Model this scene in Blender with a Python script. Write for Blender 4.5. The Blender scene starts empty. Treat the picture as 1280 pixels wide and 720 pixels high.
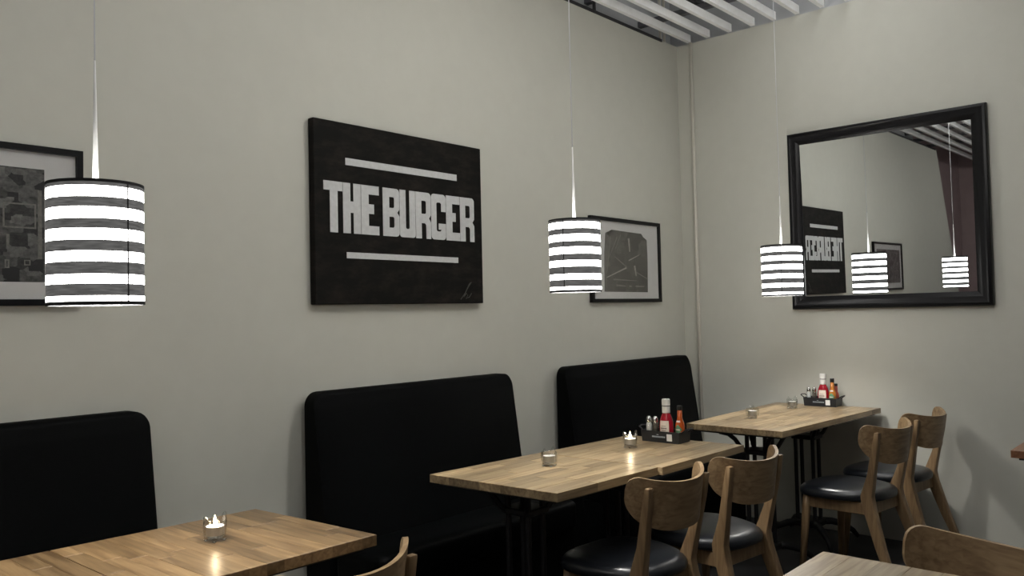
import bpy, bmesh, math, random
from mathutils import Vector, Matrix
random.seed(7)
S = bpy.context.scene
COL = S.collection
PI = math.pi

# ---------------------------------------------------------------- camera, world, light, exposure
H_EYE = 1.345
F_PX = 1030.6145
cam_d = bpy.data.cameras.new('camera')
cam = bpy.data.objects.new('camera', cam_d)
COL.objects.link(cam)
cam_d.sensor_width = 36.0
cam_d.lens = F_PX / 1280 * 36.0
cam_d.clip_start = 0.02
right = Vector((0.66789194, -0.7439189, -0.02247273))
up = Vector((-0.00819789, -0.03754634, 0.99926126))
fwd = Vector((0.74421311, 0.66721431, 0.03117547))
cam.matrix_world = Matrix(((right.x, up.x, -fwd.x, 0), (right.y, up.y, -fwd.y, 0), (right.z, up.z, -fwd.z, H_EYE), (0, 0, 0, 1)))
S.camera = cam

W = bpy.data.worlds.new('dim_room'); S.world = W; W.use_nodes = True
W.node_tree.nodes['Background'].inputs[0].default_value = (0.95, 0.98, 1.0, 1)
W.node_tree.nodes['Background'].inputs[1].default_value = 0.045

def area(name, loc, target, size, energy, color):
    d = bpy.data.lights.new(name, 'AREA'); d.shape = 'RECTANGLE'; d.size, d.size_y = size; d.energy = energy; d.color = color
    o = bpy.data.objects.new(name, d); COL.objects.link(o); o.location = loc
    o.rotation_euler = (Vector(target) - Vector(loc)).to_track_quat('-Z', 'Y').to_euler()
    return o
# added fill points above the frame, unseen, lifting the upper walls
def fill_point(loc, energy):
    d = bpy.data.lights.new('aisle_fill_light', 'POINT'); d.energy = energy; d.color = (1, 0.97, 0.92); d.shadow_soft_size = 0.16
    o = bpy.data.objects.new('aisle_fill_light', d); COL.objects.link(o); o.location = loc
fill_point((1.6, 1.0, 2.95), 17)
fill_point((2.8, 1.3, 2.95), 21)
fill_point((-1.6, 0.9, 2.95), 20)
# added fill panels facing up, unseen, brighten the space above the slats
def fill_up(loc, energy):
    d = bpy.data.lights.new('plenum_fill', 'AREA'); d.shape = 'RECTANGLE'; d.size = 1.2; d.size_y = 0.12; d.energy = energy; d.color = (0.97, 0.98, 1.0)
    o = bpy.data.objects.new('plenum_fill', d); COL.objects.link(o); o.location = loc; o.rotation_euler = (PI, 0, 0)
fill_up((4.2, 1.5, 3.32), 9)
fill_up((2.4, 1.4, 3.32), 9)
fill_up((0.4, 1.4, 3.32), 6)
fill_up((3.6, -0.4, 3.32), 5)

S.view_settings.view_transform = 'Standard'
S.view_settings.look = 'None'
S.view_settings.gamma = 1
S.view_settings.use_curve_mapping = False
S.view_settings.exposure = 0.22
LAMP_POWER = 21.0
SHADE_GLOW = 12.0

# ---------------------------------------------------------------- helpers
def tag(o, label, cat, group=None):
    o['label'] = label; o['category'] = cat
    if group: o['group'] = group
    return o
def struct(o):
    o['kind'] = 'structure'; return o
def empty(name, loc=(0, 0, 0), rz=0.0):
    o = bpy.data.objects.new(name, None); COL.objects.link(o); o.empty_display_size = 0.05
    o.location = loc; o.rotation_euler = (0, 0, rz); return o
def obj(name, bm, mat, parent=None, smooth=False, loc=None):
    me = bpy.data.meshes.new(name); bmesh.ops.recalc_face_normals(bm, faces=bm.faces[:]); bm.to_mesh(me); bm.free()
    if smooth:
        for p in me.polygons: p.use_smooth = True
    for m in (mat if isinstance(mat, (list, tuple)) else [mat]): me.materials.append(m)
    o = bpy.data.objects.new(name, me); COL.objects.link(o)
    if parent: o.parent = parent
    if loc: o.location = loc
    return o
def copy_tree(o, parent=None):
    c = o.copy(); COL.objects.link(c)
    if parent: c.parent = parent
    for ch in list(o.children): copy_tree(ch, c)
    return c
def autosmooth(o, ang=40):
    me = o.data
    for p in me.polygons: p.use_smooth = True
    bm = bmesh.new(); bm.from_mesh(me)
    for e in bm.edges:
        if len(e.link_faces) == 2 and e.calc_face_angle(0) > math.radians(ang): e.smooth = False
    bm.to_mesh(me); bm.free()
    return o
def box(bm, lo, hi, mi=0):
    x0, y0, z0 = lo; x1, y1, z1 = hi
    v = [bm.verts.new(p) for p in ((x0,y0,z0),(x1,y0,z0),(x1,y1,z0),(x0,y1,z0),(x0,y0,z1),(x1,y0,z1),(x1,y1,z1),(x0,y1,z1))]
    for f in ((0,3,2,1),(4,5,6,7),(0,1,5,4),(1,2,6,5),(2,3,7,6),(3,0,4,7)):
        bm.faces.new([v[i] for i in f]).material_index = mi
    return v
def boxbm(lo, hi):
    bm = bmesh.new(); box(bm, lo, hi); return bm
def bevel(bm, w, seg=2):
    bmesh.ops.bevel(bm, geom=bm.edges[:], offset=w, segments=seg, affect='EDGES', profile=0.5, clamp_overlap=True)
    return bm
def lathe(bm, prof, n=24, a0=0.0, a1=2*PI, sx=1.0, sy=1.0, cx=0, cy=0):
    full = abs(a1 - a0 - 2*PI) < 1e-6
    cols = n if full else n + 1
    rings = []
    for r, z in prof:
        if r < 1e-6: rings.append([bm.verts.new((cx, cy, z))]); continue
        rings.append([bm.verts.new((cx + r*sx*math.cos(a0+(a1-a0)*i/n), cy + r*sy*math.sin(a0+(a1-a0)*i/n), z)) for i in range(cols)])
    for a, b in zip(rings, rings[1:]):
        for i in range(n):
            j = (i + 1) % cols
            if len(a) == 1 and len(b) == 1: continue
            if len(a) == 1: bm.faces.new((a[0], b[i], b[j]))
            elif len(b) == 1: bm.faces.new((a[i], a[j], b[0]))
            else: bm.faces.new((a[i], a[j], b[j], b[i]))
    return bm
def tube(bm, pts, r, n=8, caps=True, flat=1.0):
    """round bar along a polyline; r is a number or one per point"""
    pts = [Vector(p) for p in pts]; rr = r if isinstance(r, (list, tuple)) else [r]*len(pts)
    rings = []; ref = None
    for i, p in enumerate(pts):
        t = (pts[min(i+1, len(pts)-1)] - pts[max(i-1, 0)]).normalized()
        if ref is None: ref = Vector((0, 0, 1)) if abs(t.z) < 0.9 else Vector((1, 0, 0))
        u = (ref - t*ref.dot(t)).normalized(); v = t.cross(u); ref = u
        rings.append([bm.verts.new(p + rr[i]*(math.cos(2*PI*k/n)*u + flat*math.sin(2*PI*k/n)*v)) for k in range(n)])
    for a, b in zip(rings, rings[1:]):
        for k in range(n): bm.faces.new((a[k], a[(k+1) % n], b[(k+1) % n], b[k]))
    if caps: bm.faces.new(rings[0][::-1]); bm.faces.new(rings[-1])
    return bm
def bar(bm, pts, half):
    """rectangular bar: half = [(hx, hy)] per point, sections stay horizontal"""
    rings = []
    for p, (hx, hy) in zip(pts, half):
        rings.append([bm.verts.new((p[0]+a*hx, p[1]+b*hy, p[2])) for a, b in ((-1,-1),(1,-1),(1,1),(-1,1))])
    for a, b in zip(rings, rings[1:]):
        for k in range(4): bm.faces.new((a[k], a[(k+1) % 4], b[(k+1) % 4], b[k]))
    bm.faces.new(rings[0][::-1]); bm.faces.new(rings[-1])
    return bm
def prism(bm, poly, plane, d0, d1):
    """outline extruded; plane 'xz' extrudes along y, 'xy' along z, 'yz' along x"""
    def P(a, b, d): return {'xz': (a, d, b), 'xy': (a, b, d), 'yz': (d, a, b)}[plane]
    A = [bm.verts.new(P(a, b, d0)) for a, b in poly]; B = [bm.verts.new(P(a, b, d1)) for a, b in poly]
    bm.faces.new(A); bm.faces.new(B[::-1]); n = len(poly)
    for i in range(n): bm.faces.new((A[i], A[(i+1) % n], B[(i+1) % n], B[i]))
    return bm

# ---------------------------------------------------------------- materials
def new_mat(name):
    m = bpy.data.materials.new(name); m.use_nodes = True
    return m, m.node_tree.nodes, m.node_tree.links, m.node_tree.nodes['Principled BSDF']
def plain(name, col, rough=0.5, metal=0.0, noise=0.12, scale=30, bump=0.0, spec=0.5, coat=0.0):
    m, N, L, b = new_mat(name)
    b.inputs['Roughness'].default_value = rough; b.inputs['Metallic'].default_value = metal
    b.inputs['Specular IOR Level'].default_value = spec; b.inputs['Coat Weight'].default_value = coat
    tc = N.new('ShaderNodeTexCoord'); t = N.new('ShaderNodeTexNoise'); t.inputs['Scale'].default_value = scale; t.inputs['Detail'].default_value = 4
    L.new(tc.outputs['Object'], t.inputs['Vector'])
    r = N.new('ShaderNodeValToRGB'); r.color_ramp.elements[0].position = 0.3; r.color_ramp.elements[1].position = 0.7
    r.color_ramp.elements[0].color = (*[c*(1-noise) for c in col], 1); r.color_ramp.elements[1].color = (*[min(1, c*(1+noise)) for c in col], 1)
    L.new(t.outputs['Fac'], r.inputs[0]); L.new(r.outputs[0], b.inputs['Base Color'])
    if bump:
        bn = N.new('ShaderNodeBump'); bn.inputs['Strength'].default_value = bump; bn.inputs['Distance'].default_value = 0.002
        L.new(t.outputs['Fac'], bn.inputs['Height']); L.new(bn.outputs[0], b.inputs['Normal'])
    return m
def wood(name, axis, lo, hi, rough=0.36, var=0.35, rnd=True, coat=0.15):
    m, N, L, b = new_mat(name)
    tc = N.new('ShaderNodeTexCoord'); mp = N.new('ShaderNodeMapping')
    sc = [38, 38, 38]; sc[axis] = 3.0; mp.inputs['Scale'].default_value = sc
    L.new(tc.outputs['Object'], mp.inputs['Vector'])
    oi = N.new('ShaderNodeObjectInfo')
    vm = N.new('ShaderNodeVectorMath'); vm.operation = 'ADD'
    mul = N.new('ShaderNodeMath'); mul.operation = 'MULTIPLY'; mul.inputs[1].default_value = 57.0
    L.new(oi.outputs['Random'], mul.inputs[0]); L.new(mp.outputs[0], vm.inputs[0]); L.new(mul.outputs[0], vm.inputs[1])
    n1 = N.new('ShaderNodeTexNoise'); n1.inputs['Scale'].default_value = 1.6; n1.inputs['Detail'].default_value = 6; n1.inputs['Distortion'].default_value = 0.6
    L.new(vm.outputs[0], n1.inputs['Vector'])
    r = N.new('ShaderNodeValToRGB'); e = r.color_ramp.elements
    e[0].position = 0.32; e[0].color = (*lo, 1); e[1].position = 0.7; e[1].color = (*hi, 1)
    L.new(n1.outputs['Fac'], r.inputs[0])
    hsv = N.new('ShaderNodeHueSaturation')
    mr = N.new('ShaderNodeMapRange'); mr.inputs['To Min'].default_value = 1 - var; mr.inputs['To Max'].default_value = 1 + var*0.7
    if rnd: L.new(oi.outputs['Random'], mr.inputs['Value'])
    else: mr.inputs['Value'].default_value = 0.55
    L.new(mr.outputs[0], hsv.inputs['Value']); L.new(r.outputs[0], hsv.inputs['Color']); L.new(hsv.outputs[0], b.inputs['Base Color'])
    b.inputs['Roughness'].default_value = rough; b.inputs['Coat Weight'].default_value = coat; b.inputs['Coat Roughness'].default_value = 0.25
    bn = N.new('ShaderNodeBump'); bn.inputs['Strength'].default_value = 0.15; bn.inputs['Distance'].default_value = 0.001
    L.new(n1.outputs['Fac'], bn.inputs['Height']); L.new(bn.outputs[0], b.inputs['Normal'])
    return m
def emit(name, col, strength):
    m, N, L, b = new_mat(name)
    b.inputs['Base Color'].default_value = (*col, 1); b.inputs['Emission Color'].default_value = (*col, 1); b.inputs['Emission Strength'].default_value = strength
    return m
def glass(name, col=(1, 1, 1), rough=0.0, ior=1.45):
    m, N, L, b = new_mat(name)
    b.inputs['Base Color'].default_value = (*col, 1); b.inputs['Transmission Weight'].default_value = 1.0
    b.inputs['Roughness'].default_value = rough; b.inputs['IOR'].default_value = ior
    return m

M_WALL = plain('painted_plaster', (0.558, 0.557, 0.498), 0.85, noise=0.014, scale=14, bump=0.03, spec=0.2)
M_MAUVE = plain('mauve_plaster', (0.42, 0.325, 0.325), 0.85, noise=0.05, scale=8)
M_FLOOR = plain('dark_floor', (0.022, 0.022, 0.024), 0.55, noise=0.25, scale=9)
M_SLAB = plain('grey_ceiling_slab', (0.46, 0.47, 0.48), 0.9, noise=0.12, scale=3)
M_SLAT = plain('white_slat_paint', (0.84, 0.84, 0.83), 0.6, noise=0.03)
M_STEEL = plain('grey_steel', (0.16, 0.16, 0.17), 0.5, metal=0.6, noise=0.1)
M_DARKMETAL = plain('dark_bracket', (0.02, 0.02, 0.022), 0.5)
M_TRIM = plain('white_pipe_paint', (0.62, 0.59, 0.52), 0.45, noise=0.02)
M_VINYL = plain('black_bench_vinyl', (0.0016, 0.0020, 0.0022), 0.55, noise=0.15, scale=160, bump=0.15, spec=0.055)
M_SEAT = plain('black_seat_vinyl', (0.012, 0.014, 0.018), 0.3, noise=0.15, scale=160, bump=0.08)
M_IRON = plain('black_cast_iron', (0.008, 0.008, 0.009), 0.5, noise=0.2, scale=90, bump=0.15)
M_FRAME = plain('black_frame_lacquer', (0.005, 0.005, 0.006), 0.34, noise=0.1, spec=0.22)
M_CANVAS_EDGE = plain('black_canvas_edge', (0.012, 0.011, 0.01), 0.8)
M_WHITEPAINT = plain('off_white_lettering', (0.56, 0.57, 0.57), 0.75, noise=0.06, scale=60)
M_MAT = plain('white_mat_board', (0.60, 0.60, 0.59), 0.9, noise=0.02)
M_PLASTIC = plain('black_tray_plastic', (0.012, 0.014, 0.017), 0.4)
M_WHITE = plain('white_plastic', (0.75, 0.75, 0.73), 0.4, noise=0.02)
M_CHROME = plain('chrome', (0.8, 0.8, 0.8), 0.15, metal=1.0, noise=0.02)
M_KETCHUP = plain('ketchup_red', (0.30, 0.008, 0.02), 0.22, noise=0.08)
M_HOT = plain('orange_hot_sauce', (0.42, 0.075, 0.012), 0.2, noise=0.15)
M_AMBER = plain('amber_sauce', (0.45, 0.16, 0.03), 0.2, noise=0.2)
M_REDBROWN = plain('red_brown_sauce', (0.35, 0.07, 0.05), 0.25, noise=0.15)
M_GREEN = plain('green_label', (0.10, 0.25, 0.13), 0.6)
M_CREAM = plain('cream_label', (0.66, 0.58, 0.5), 0.6, noise=0.04)
M_INK = plain('grey_label_ink', (0.25, 0.2, 0.18), 0.7)
M_PALEINK = plain('pale_tray_print', (0.30, 0.33, 0.35), 0.7)
M_SALT = plain('salt_grains', (0.8, 0.8, 0.8), 0.6, noise=0.03)
M_PEPPER = plain('pepper_grains', (0.12, 0.11, 0.09), 0.8, noise=0.5, scale=400)
M_BLACKCAP = plain('black_cap', (0.01, 0.01, 0.01), 0.35)
M_GLASS = glass('clear_glass')
M_WAX = plain('white_wax', (0.8, 0.78, 0.74), 0.5, noise=0.02)
M_FLAME = emit('candle_flame', (1.0, 0.78, 0.45), 40)
M_WAXLIT = emit('lit_wax', (1.0, 0.94, 0.84), 5.0)  # flame light in the wax, painted as emission
M_ALU = plain('tealight_tin', (0.75, 0.75, 0.76), 0.3, metal=1.0, noise=0.02)
M_CORD = plain('white_cord', (0.55, 0.56, 0.58), 0.5, noise=0.02)
M_BULB = emit('lamp_bulb_glow', (1.0, 0.97, 0.92), LAMP_POWER/0.0267)
M_OAKX = wood('oak_staves_along', 0, (0.22, 0.150, 0.080), (0.44, 0.335, 0.195))
M_OAKY = wood('oak_staves_across', 1, (0.17, 0.100, 0.045), (0.36, 0.235, 0.115))
M_REDOAK = wood('red_brown_staves', 0, (0.14, 0.06, 0.03), (0.24, 0.11, 0.055))
M_CHAIR = wood('oak_chair_legs', 2, (0.20, 0.122, 0.061), (0.36, 0.24, 0.125), rough=0.42, rnd=False, coat=0.0)
M_PLY = wood('oak_chair_veneer', 0, (0.215, 0.135, 0.068), (0.40, 0.275, 0.15), rough=0.42, rnd=False, coat=0.0)

def mirror_mat():
    m, N, L, b = new_mat('silvered_mirror')
    b.inputs['Metallic'].default_value = 1; b.inputs['Roughness'].default_value = 0.0
    b.inputs['Base Color'].default_value = (0.84, 0.865, 0.87, 1)
    return m
M_MIRROR = mirror_mat()
def pane_mat():
    m, N, L, b = new_mat('picture_glass')
    tr = N.new('ShaderNodeBsdfTransparent'); gl = N.new('ShaderNodeBsdfGlossy'); gl.inputs['Roughness'].default_value = 0.02
    fr = N.new('ShaderNodeFresnel'); ge = N.new('ShaderNodeNewGeometry'); io = N.new('ShaderNodeMapRange')   # same reflectance from both sides of the pane
    io.inputs['To Min'].default_value = 1.5; io.inputs['To Max'].default_value = 1/1.5
    L.new(ge.outputs['Backfacing'], io.inputs['Value']); L.new(io.outputs[0], fr.inputs['IOR'])
    mx = N.new('ShaderNodeMixShader'); out = N['Material Output']
    L.new(fr.outputs[0], mx.inputs[0]); L.new(tr.outputs[0], mx.inputs[1]); L.new(gl.outputs[0], mx.inputs[2]); L.new(mx.outputs[0], out.inputs[0])
    return m
M_PANE = pane_mat()
def clear_mat():
    m, N, L, b = new_mat('thin_clear_glass')
    tr = N.new('ShaderNodeBsdfTransparent'); tr.inputs[0].default_value = (0.93, 0.94, 0.94, 1)
    gl = N.new('ShaderNodeBsdfGlossy'); gl.inputs['Roughness'].default_value = 0.04
    fr = N.new('ShaderNodeFresnel'); ge = N.new('ShaderNodeNewGeometry'); io = N.new('ShaderNodeMapRange')
    io.inputs['To Min'].default_value = 1.6; io.inputs['To Max'].default_value = 1/1.6
    L.new(ge.outputs['Backfacing'], io.inputs['Value']); L.new(io.outputs[0], fr.inputs['IOR'])
    mx = N.new('ShaderNodeMixShader'); out = N['Material Output']
    L.new(fr.outputs[0], mx.inputs[0]); L.new(tr.outputs[0], mx.inputs[1]); L.new(gl.outputs[0], mx.inputs[2]); L.new(mx.outputs[0], out.inputs[0])
    return m
M_CLEAR = clear_mat()
def canvas_mat():
    m, N, L, b = new_mat('worn_black_canvas')
    tc = N.new('ShaderNodeTexCoord'); mp = N.new('ShaderNodeMapping'); mp.inputs['Scale'].default_value = (7, 1, 16)
    L.new(tc.outputs['Object'], mp.inputs[0])
    t = N.new('ShaderNodeTexNoise'); t.inputs['Scale'].default_value = 1.0; t.inputs['Detail'].default_value = 5; t.inputs['Roughness'].default_value = 0.7
    L.new(mp.outputs[0], t.inputs['Vector'])
    r = N.new('ShaderNodeValToRGB'); e = r.color_ramp.elements
    e[0].position = 0.45; e[0].color = (0.006, 0.006, 0.0052, 1); e[1].position = 0.8; e[1].color = (0.026, 0.020, 0.017, 1)
    L.new(t.outputs['Fac'], r.inputs[0]); L.new(r.outputs[0], b.inputs['Base Color']); b.inputs['Roughness'].default_value = 0.7; b.inputs['Specular IOR Level'].default_value = 0.12
    return m
M_CANVAS = canvas_mat()
def photo_mat(name, scale, lo, hi, seed):
    """grainy black-and-white print: blocks and streaks of grey"""
    m, N, L, b = new_mat(name)
    tc = N.new('ShaderNodeTexCoord'); mp = N.new('ShaderNodeMapping'); mp.inputs['Scale'].default_value = scale; mp.inputs['Location'].default_value = (seed, 0, seed)
    L.new(tc.outputs['Object'], mp.inputs[0])
    v = N.new('ShaderNodeTexVoronoi'); v.distance = 'CHEBYCHEV'; v.inputs['Scale'].default_value = 1.0
    t = N.new('ShaderNodeTexNoise'); t.inputs['Scale'].default_value = 2.2; t.inputs['Detail'].default_value = 8; t.inputs['Roughness'].default_value = 0.65
    L.new(mp.outputs[0], v.inputs['Vector']); L.new(mp.outputs[0], t.inputs['Vector'])
    bw = N.new('ShaderNodeRGBToBW'); L.new(v.outputs['Color'], bw.inputs[0])
    mx = N.new('ShaderNodeMath'); mx.operation = 'MULTIPLY'; L.new(bw.outputs[0], mx.inputs[0]); L.new(t.outputs['Fac'], mx.inputs[1])
    r = N.new('ShaderNodeValToRGB'); e = r.color_ramp.elements
    e[0].position = 0.12; e[0].color = (*lo, 1); e[1].position = 0.5; e[1].color = (*hi, 1)
    L.new(mx.outputs[0], r.inputs[0]); L.new(r.outputs[0], b.inputs['Base Color']); b.inputs['Roughness'].default_value = 0.6
    return m
M_PHOTO1 = photo_mat('city_photo_print', (24, 1, 30), (0.006, 0.006, 0.006), (0.17, 0.17, 0.16), 3.1)
M_PHOTO2 = photo_mat('dark_drawing_print', (9, 1, 9), (0.035, 0.033, 0.029), (0.105, 0.10, 0.088), 8.2)
M_PALE = plain('pale_print_line', (0.30, 0.29, 0.26), 0.8, noise=0.25, scale=80)
M_GREYLINE = plain('grey_print_line', (0.17, 0.165, 0.15), 0.8, noise=0.3, scale=80)
M_SCRIBBLE = plain('grey_chalk_scribble', (0.06, 0.06, 0.052), 0.9, noise=0.3, scale=80)

BANDS = [(0.0, 0), (0.016, 1), (0.062, 0), (0.160, 1), (0.238, 0), (0.336, 1), (0.422, 0), (0.514, 1), (0.608, 0), (0.690, 1), (0.782, 0), (0.866, 1), (0.955, 0)]
def shade_mat():
    m, N, L, b = new_mat('striped_shade_fabric')
    tc = N.new('ShaderNodeTexCoord'); sx = N.new('ShaderNodeSeparateXYZ'); L.new(tc.outputs['Generated'], sx.inputs[0])
    r = N.new('ShaderNodeValToRGB'); r.color_ramp.interpolation = 'CONSTANT'; e = r.color_ramp.elements
    e[0].position = 0; e[0].color = (0, 0, 0, 1); e[1].position = BANDS[1][0]; e[1].color = (1, 1, 1, 1)
    for p, v in BANDS[2:]:
        k = e.new(p); k.color = (v, v, v, 1)
    L.new(sx.outputs['Z'], r.inputs[0])
    mp = N.new('ShaderNodeMapping'); mp.inputs['Scale'].default_value = (30, 30, 260); L.new(tc.outputs['Object'], mp.inputs[0])
    t = N.new('ShaderNodeTexNoise'); t.inputs['Scale'].default_value = 1; t.inputs['Detail'].default_value = 5; L.new(mp.outputs[0], t.inputs['Vector'])
    # the dark weave lets a little lamplight through
    dk = N.new('ShaderNodeMapRange'); dk.inputs['From Min'].default_value = 0.3; dk.inputs['From Max'].default_value = 0.7; dk.inputs['To Min'].default_value = 0.045; dk.inputs['To Max'].default_value = 0.12
    L.new(t.outputs['Fac'], dk.inputs['Value'])
    mx = N.new('ShaderNodeMix'); mx.data_type = 'FLOAT'; L.new(r.outputs[0], mx.inputs[0]); L.new(dk.outputs[0], mx.inputs[2]); mx.inputs[3].default_value = SHADE_GLOW
    L.new(mx.outputs[0], b.inputs['Emission Strength']); b.inputs['Emission Color'].default_value = (1, 0.985, 0.95, 1)
    cm = N.new('ShaderNodeMix'); cm.data_type = 'RGBA'; L.new(r.outputs[0], cm.inputs[0]); cm.inputs[6].default_value = (0.03, 0.03, 0.033, 1); cm.inputs[7].default_value = (0.8, 0.8, 0.78, 1)
    L.new(cm.outputs[2], b.inputs['Base Color']); b.inputs['Roughness'].default_value = 0.9
    return m
M_SHADE = shade_mat()
M_RIM = plain('black_shade_binding', (0.012, 0.012, 0.013), 0.8)

# ---------------------------------------------------------------- the room
WY, WX, HC = 2.90, 5.00, 3.165           # left wall plane y, right wall plane x, wall height
bm = bmesh.new()                          # the long left wall ends in a slanted edge far to the left
prism(bm, [(-2.95, 0), (WX + 0.12, 0), (WX + 0.12, HC), (-1.55, HC)], 'xz', WY, WY + 0.12)
struct(obj('wall_left', bm, M_WALL))
struct(obj('wall_right', boxbm((WX, -3.6, 0), (WX + 0.12, WY, HC)), M_WALL))
struct(obj('wall_back', boxbm((-4.2, WY + 0.35, 0), (-1.0, WY + 0.45, 3.6)), M_MAUVE))
struct(obj('wall_far', boxbm((-4.32, -3.6, 0), (-4.2, WY + 0.45, 3.62)), M_MAUVE))
struct(obj('floor', boxbm((-4.2, -3.6, -0.1), (WX + 0.12, WY + 0.45, 0)), M_FLOOR))
ceil = struct(obj('ceiling', boxbm((-4.2, -3.6, 3.62), (WX + 0.8, WY + 0.8, 3.70)), M_SLAB))
SY = [2.80, 2.655, 2.497, 2.335, 2.192, 2.04, 1.885]
while SY[-1] > -3.4: SY.append(SY[-1] - 0.152)
sl = obj('slat', boxbm((-4.2, -0.013, 0), (WX - 0.005, 0.013, 0.05)), M_SLAT, ceil)
for i, y in enumerate(SY):
    o = sl if i == 0 else sl.copy()
    if i: COL.objects.link(o); o.parent = ceil
    o.location = (0, y, 3.170)
xs = [4.72, 4.12, 3.52, 2.92, 2.32, 1.72, 1.12, 0.52, -0.08, -0.68, -1.28, -1.88]
cb = obj('crossbar', boxbm((-0.02, -3.4, 0), (0.02, WY + 0.2, 0.035)), M_STEEL, ceil)
for i, x in enumerate(xs):
    o = cb if i == 0 else cb.copy()
    if i: COL.objects.link(o); o.parent = ceil
    o.location = (x, 0, 3.26)
# pale ceiling panels between the joints, and dark service boxes hung above the slats
pn = obj('panel', bevel(boxbm((0, 0, 0), (1.17, 0.57, 0.02)), 0.004, 1), M_SLAT, ceil)
k = 0
for i in range(8):
    for j in range(11):
        o = pn if k == 0 else pn.copy()
        if k: COL.objects.link(o); o.parent = ceil
        o.location = (-3.6 + i*1.2, -3.3 + j*0.6, 3.60 - 0.004*((i*3 + j*5) % 3)); k += 1
bx = obj('service_box', bevel(boxbm((-0.07, -0.05, 0), (0.07, 0.05, 0.03)), 0.004, 1), M_DARKMETAL, ceil)
for i, (x, y, z) in enumerate([(4.33, 2.76, 3.30), (4.62, 2.50, 3.31), (4.30, 2.42, 3.31), (3.95, 2.20, 3.32), (4.75, 2.62, 3.31), (4.50, 2.10, 3.31), (3.2, 2.3, 3.31), (2.5, 1.7, 3.3), (0.4, 2.2, 3.3), (-0.6, 1.9, 3.3)]):
    o = bx if i == 0 else bx.copy()
    if i: COL.objects.link(o); o.parent = ceil
    o.location = (x, y, z)
bm = bmesh.new()                          # hook bracket standing on the wall top
tube(bm, [(4.03, 2.895, 3.165), (4.03, 2.895, 3.225), (4.06, 2.86, 3.245), (4.12, 2.84, 3.245)], 0.011, 6)
obj('bracket', bm, M_DARKMETAL, ceil)
struct(obj('wall_upper_left', boxbm((-1.0, WY + 0.12, HC - 0.2), (WX + 0.24, WY + 0.2, 3.62)), M_SLAB))
struct(obj('wall_upper_right', boxbm((WX + 0.12, -3.6, HC - 0.2), (WX + 0.2, WY + 0.12, 3.62)), M_SLAB))
struct(obj('trim_1', boxbm((-1.5, WY - 0.006, HC - 0.012), (4.80, WY + 0.12, HC + 0.006)), M_DARKMETAL))
tag(obj('riser_pipe', tube(bmesh.new(), [(WX - 0.012, 2.785, 0.0), (WX - 0.012, 2.785, HC)], 0.012, 10), M_TRIM, smooth=True),
    'thin cream pipe running up the right wall beside the corner', 'pipe')
bm = bmesh.new()
for x in (4.83, 4.88): tube(bm, [(x, 2.925, HC + 0.001), (x, 2.925, 3.575)], 0.010, 8)
tag(obj('conduit', bm, M_TRIM), 'short pair of cream conduits rising from the wall top at the corner', 'pipe')

# ---------------------------------------------------------------- benches along the left wall
def make_bench(x0, x1, label):
    t = empty('upholstered_bench', ((x0 + x1)/2, 2.87, 0)); w = (x1 - x0)/2
    tag(t, label, 'bench', 'black benches along the left wall')
    # back: straight behind, leaning in front, top corners rounded
    bm = bmesh.new()
    R = 0.055; outline = [(-w, 0.10)]
    for k in range(7):
        a = PI - k*PI/12; outline.append((-w + R + R*math.cos(a), 1.045 - R + R*math.sin(a)))
    for k in range(7):
        a = PI/2 - k*PI/12; outline.append((w - R + R*math.cos(a), 1.045 - R + R*math.sin(a)))
    outline.append((w, 0.10))
    def yfront(z): return -(0.075 + 0.135*max(0, (1.02 - z)/0.56)) if z > 0.46 else -0.21
    cx = 0
    rings = []
    for inset, dy in ((0.0, 0.0), (0.0, None), (0.016, -0.012)):
        ring = []
        for x, z in outline:
            s = (w - inset)/w
            zz = z if z < 0.2 else (z - 0.5)*((0.545 - inset)/0.545) + 0.5
            y = -0.002 if dy == 0.0 else yfront(z) + (0.014 if dy is None else 0.0)
            ring.append(bm.verts.new((x*s, y, zz)))
        rings.append(ring)
    n = len(outline)
    for a, b in zip(rings, rings[1:]):
        for i in range(n): bm.faces.new((a[i], a[(i+1) % n], b[(i+1) % n], b[i]))
    bm.faces.new(rings[0][::-1])
    # front skin as rows so the lean is smooth
    inner = rings[-1]; L_, R_ = inner[:n//2], inner[n//2:][::-1]
    for i in range(n//2 - 1): bm.faces.new((L_[i], R_[i], R_[i+1], L_[i+1]))
    autosmooth(obj('backrest', bm, M_VINYL, t), 50)
    autosmooth(obj('seat', bevel(boxbm((-w, -0.47, 0.33), (w, -0.19, 0.46)), 0.028, 4), M_VINYL, t), 50)
    obj('base', bevel(boxbm((-w + 0.005, -0.44, 0.0), (w - 0.005, -0.02, 0.34)), 0.004, 1), M_VINYL, t)
    return t
make_bench(0.07, 1.268, 'black vinyl bench behind the table with the candle nearest the lower left')
make_bench(1.925, 3.112, 'black vinyl bench under the burger sign')
make_bench(3.55, 4.885, 'black vinyl bench in the corner under the small drawing')

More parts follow.
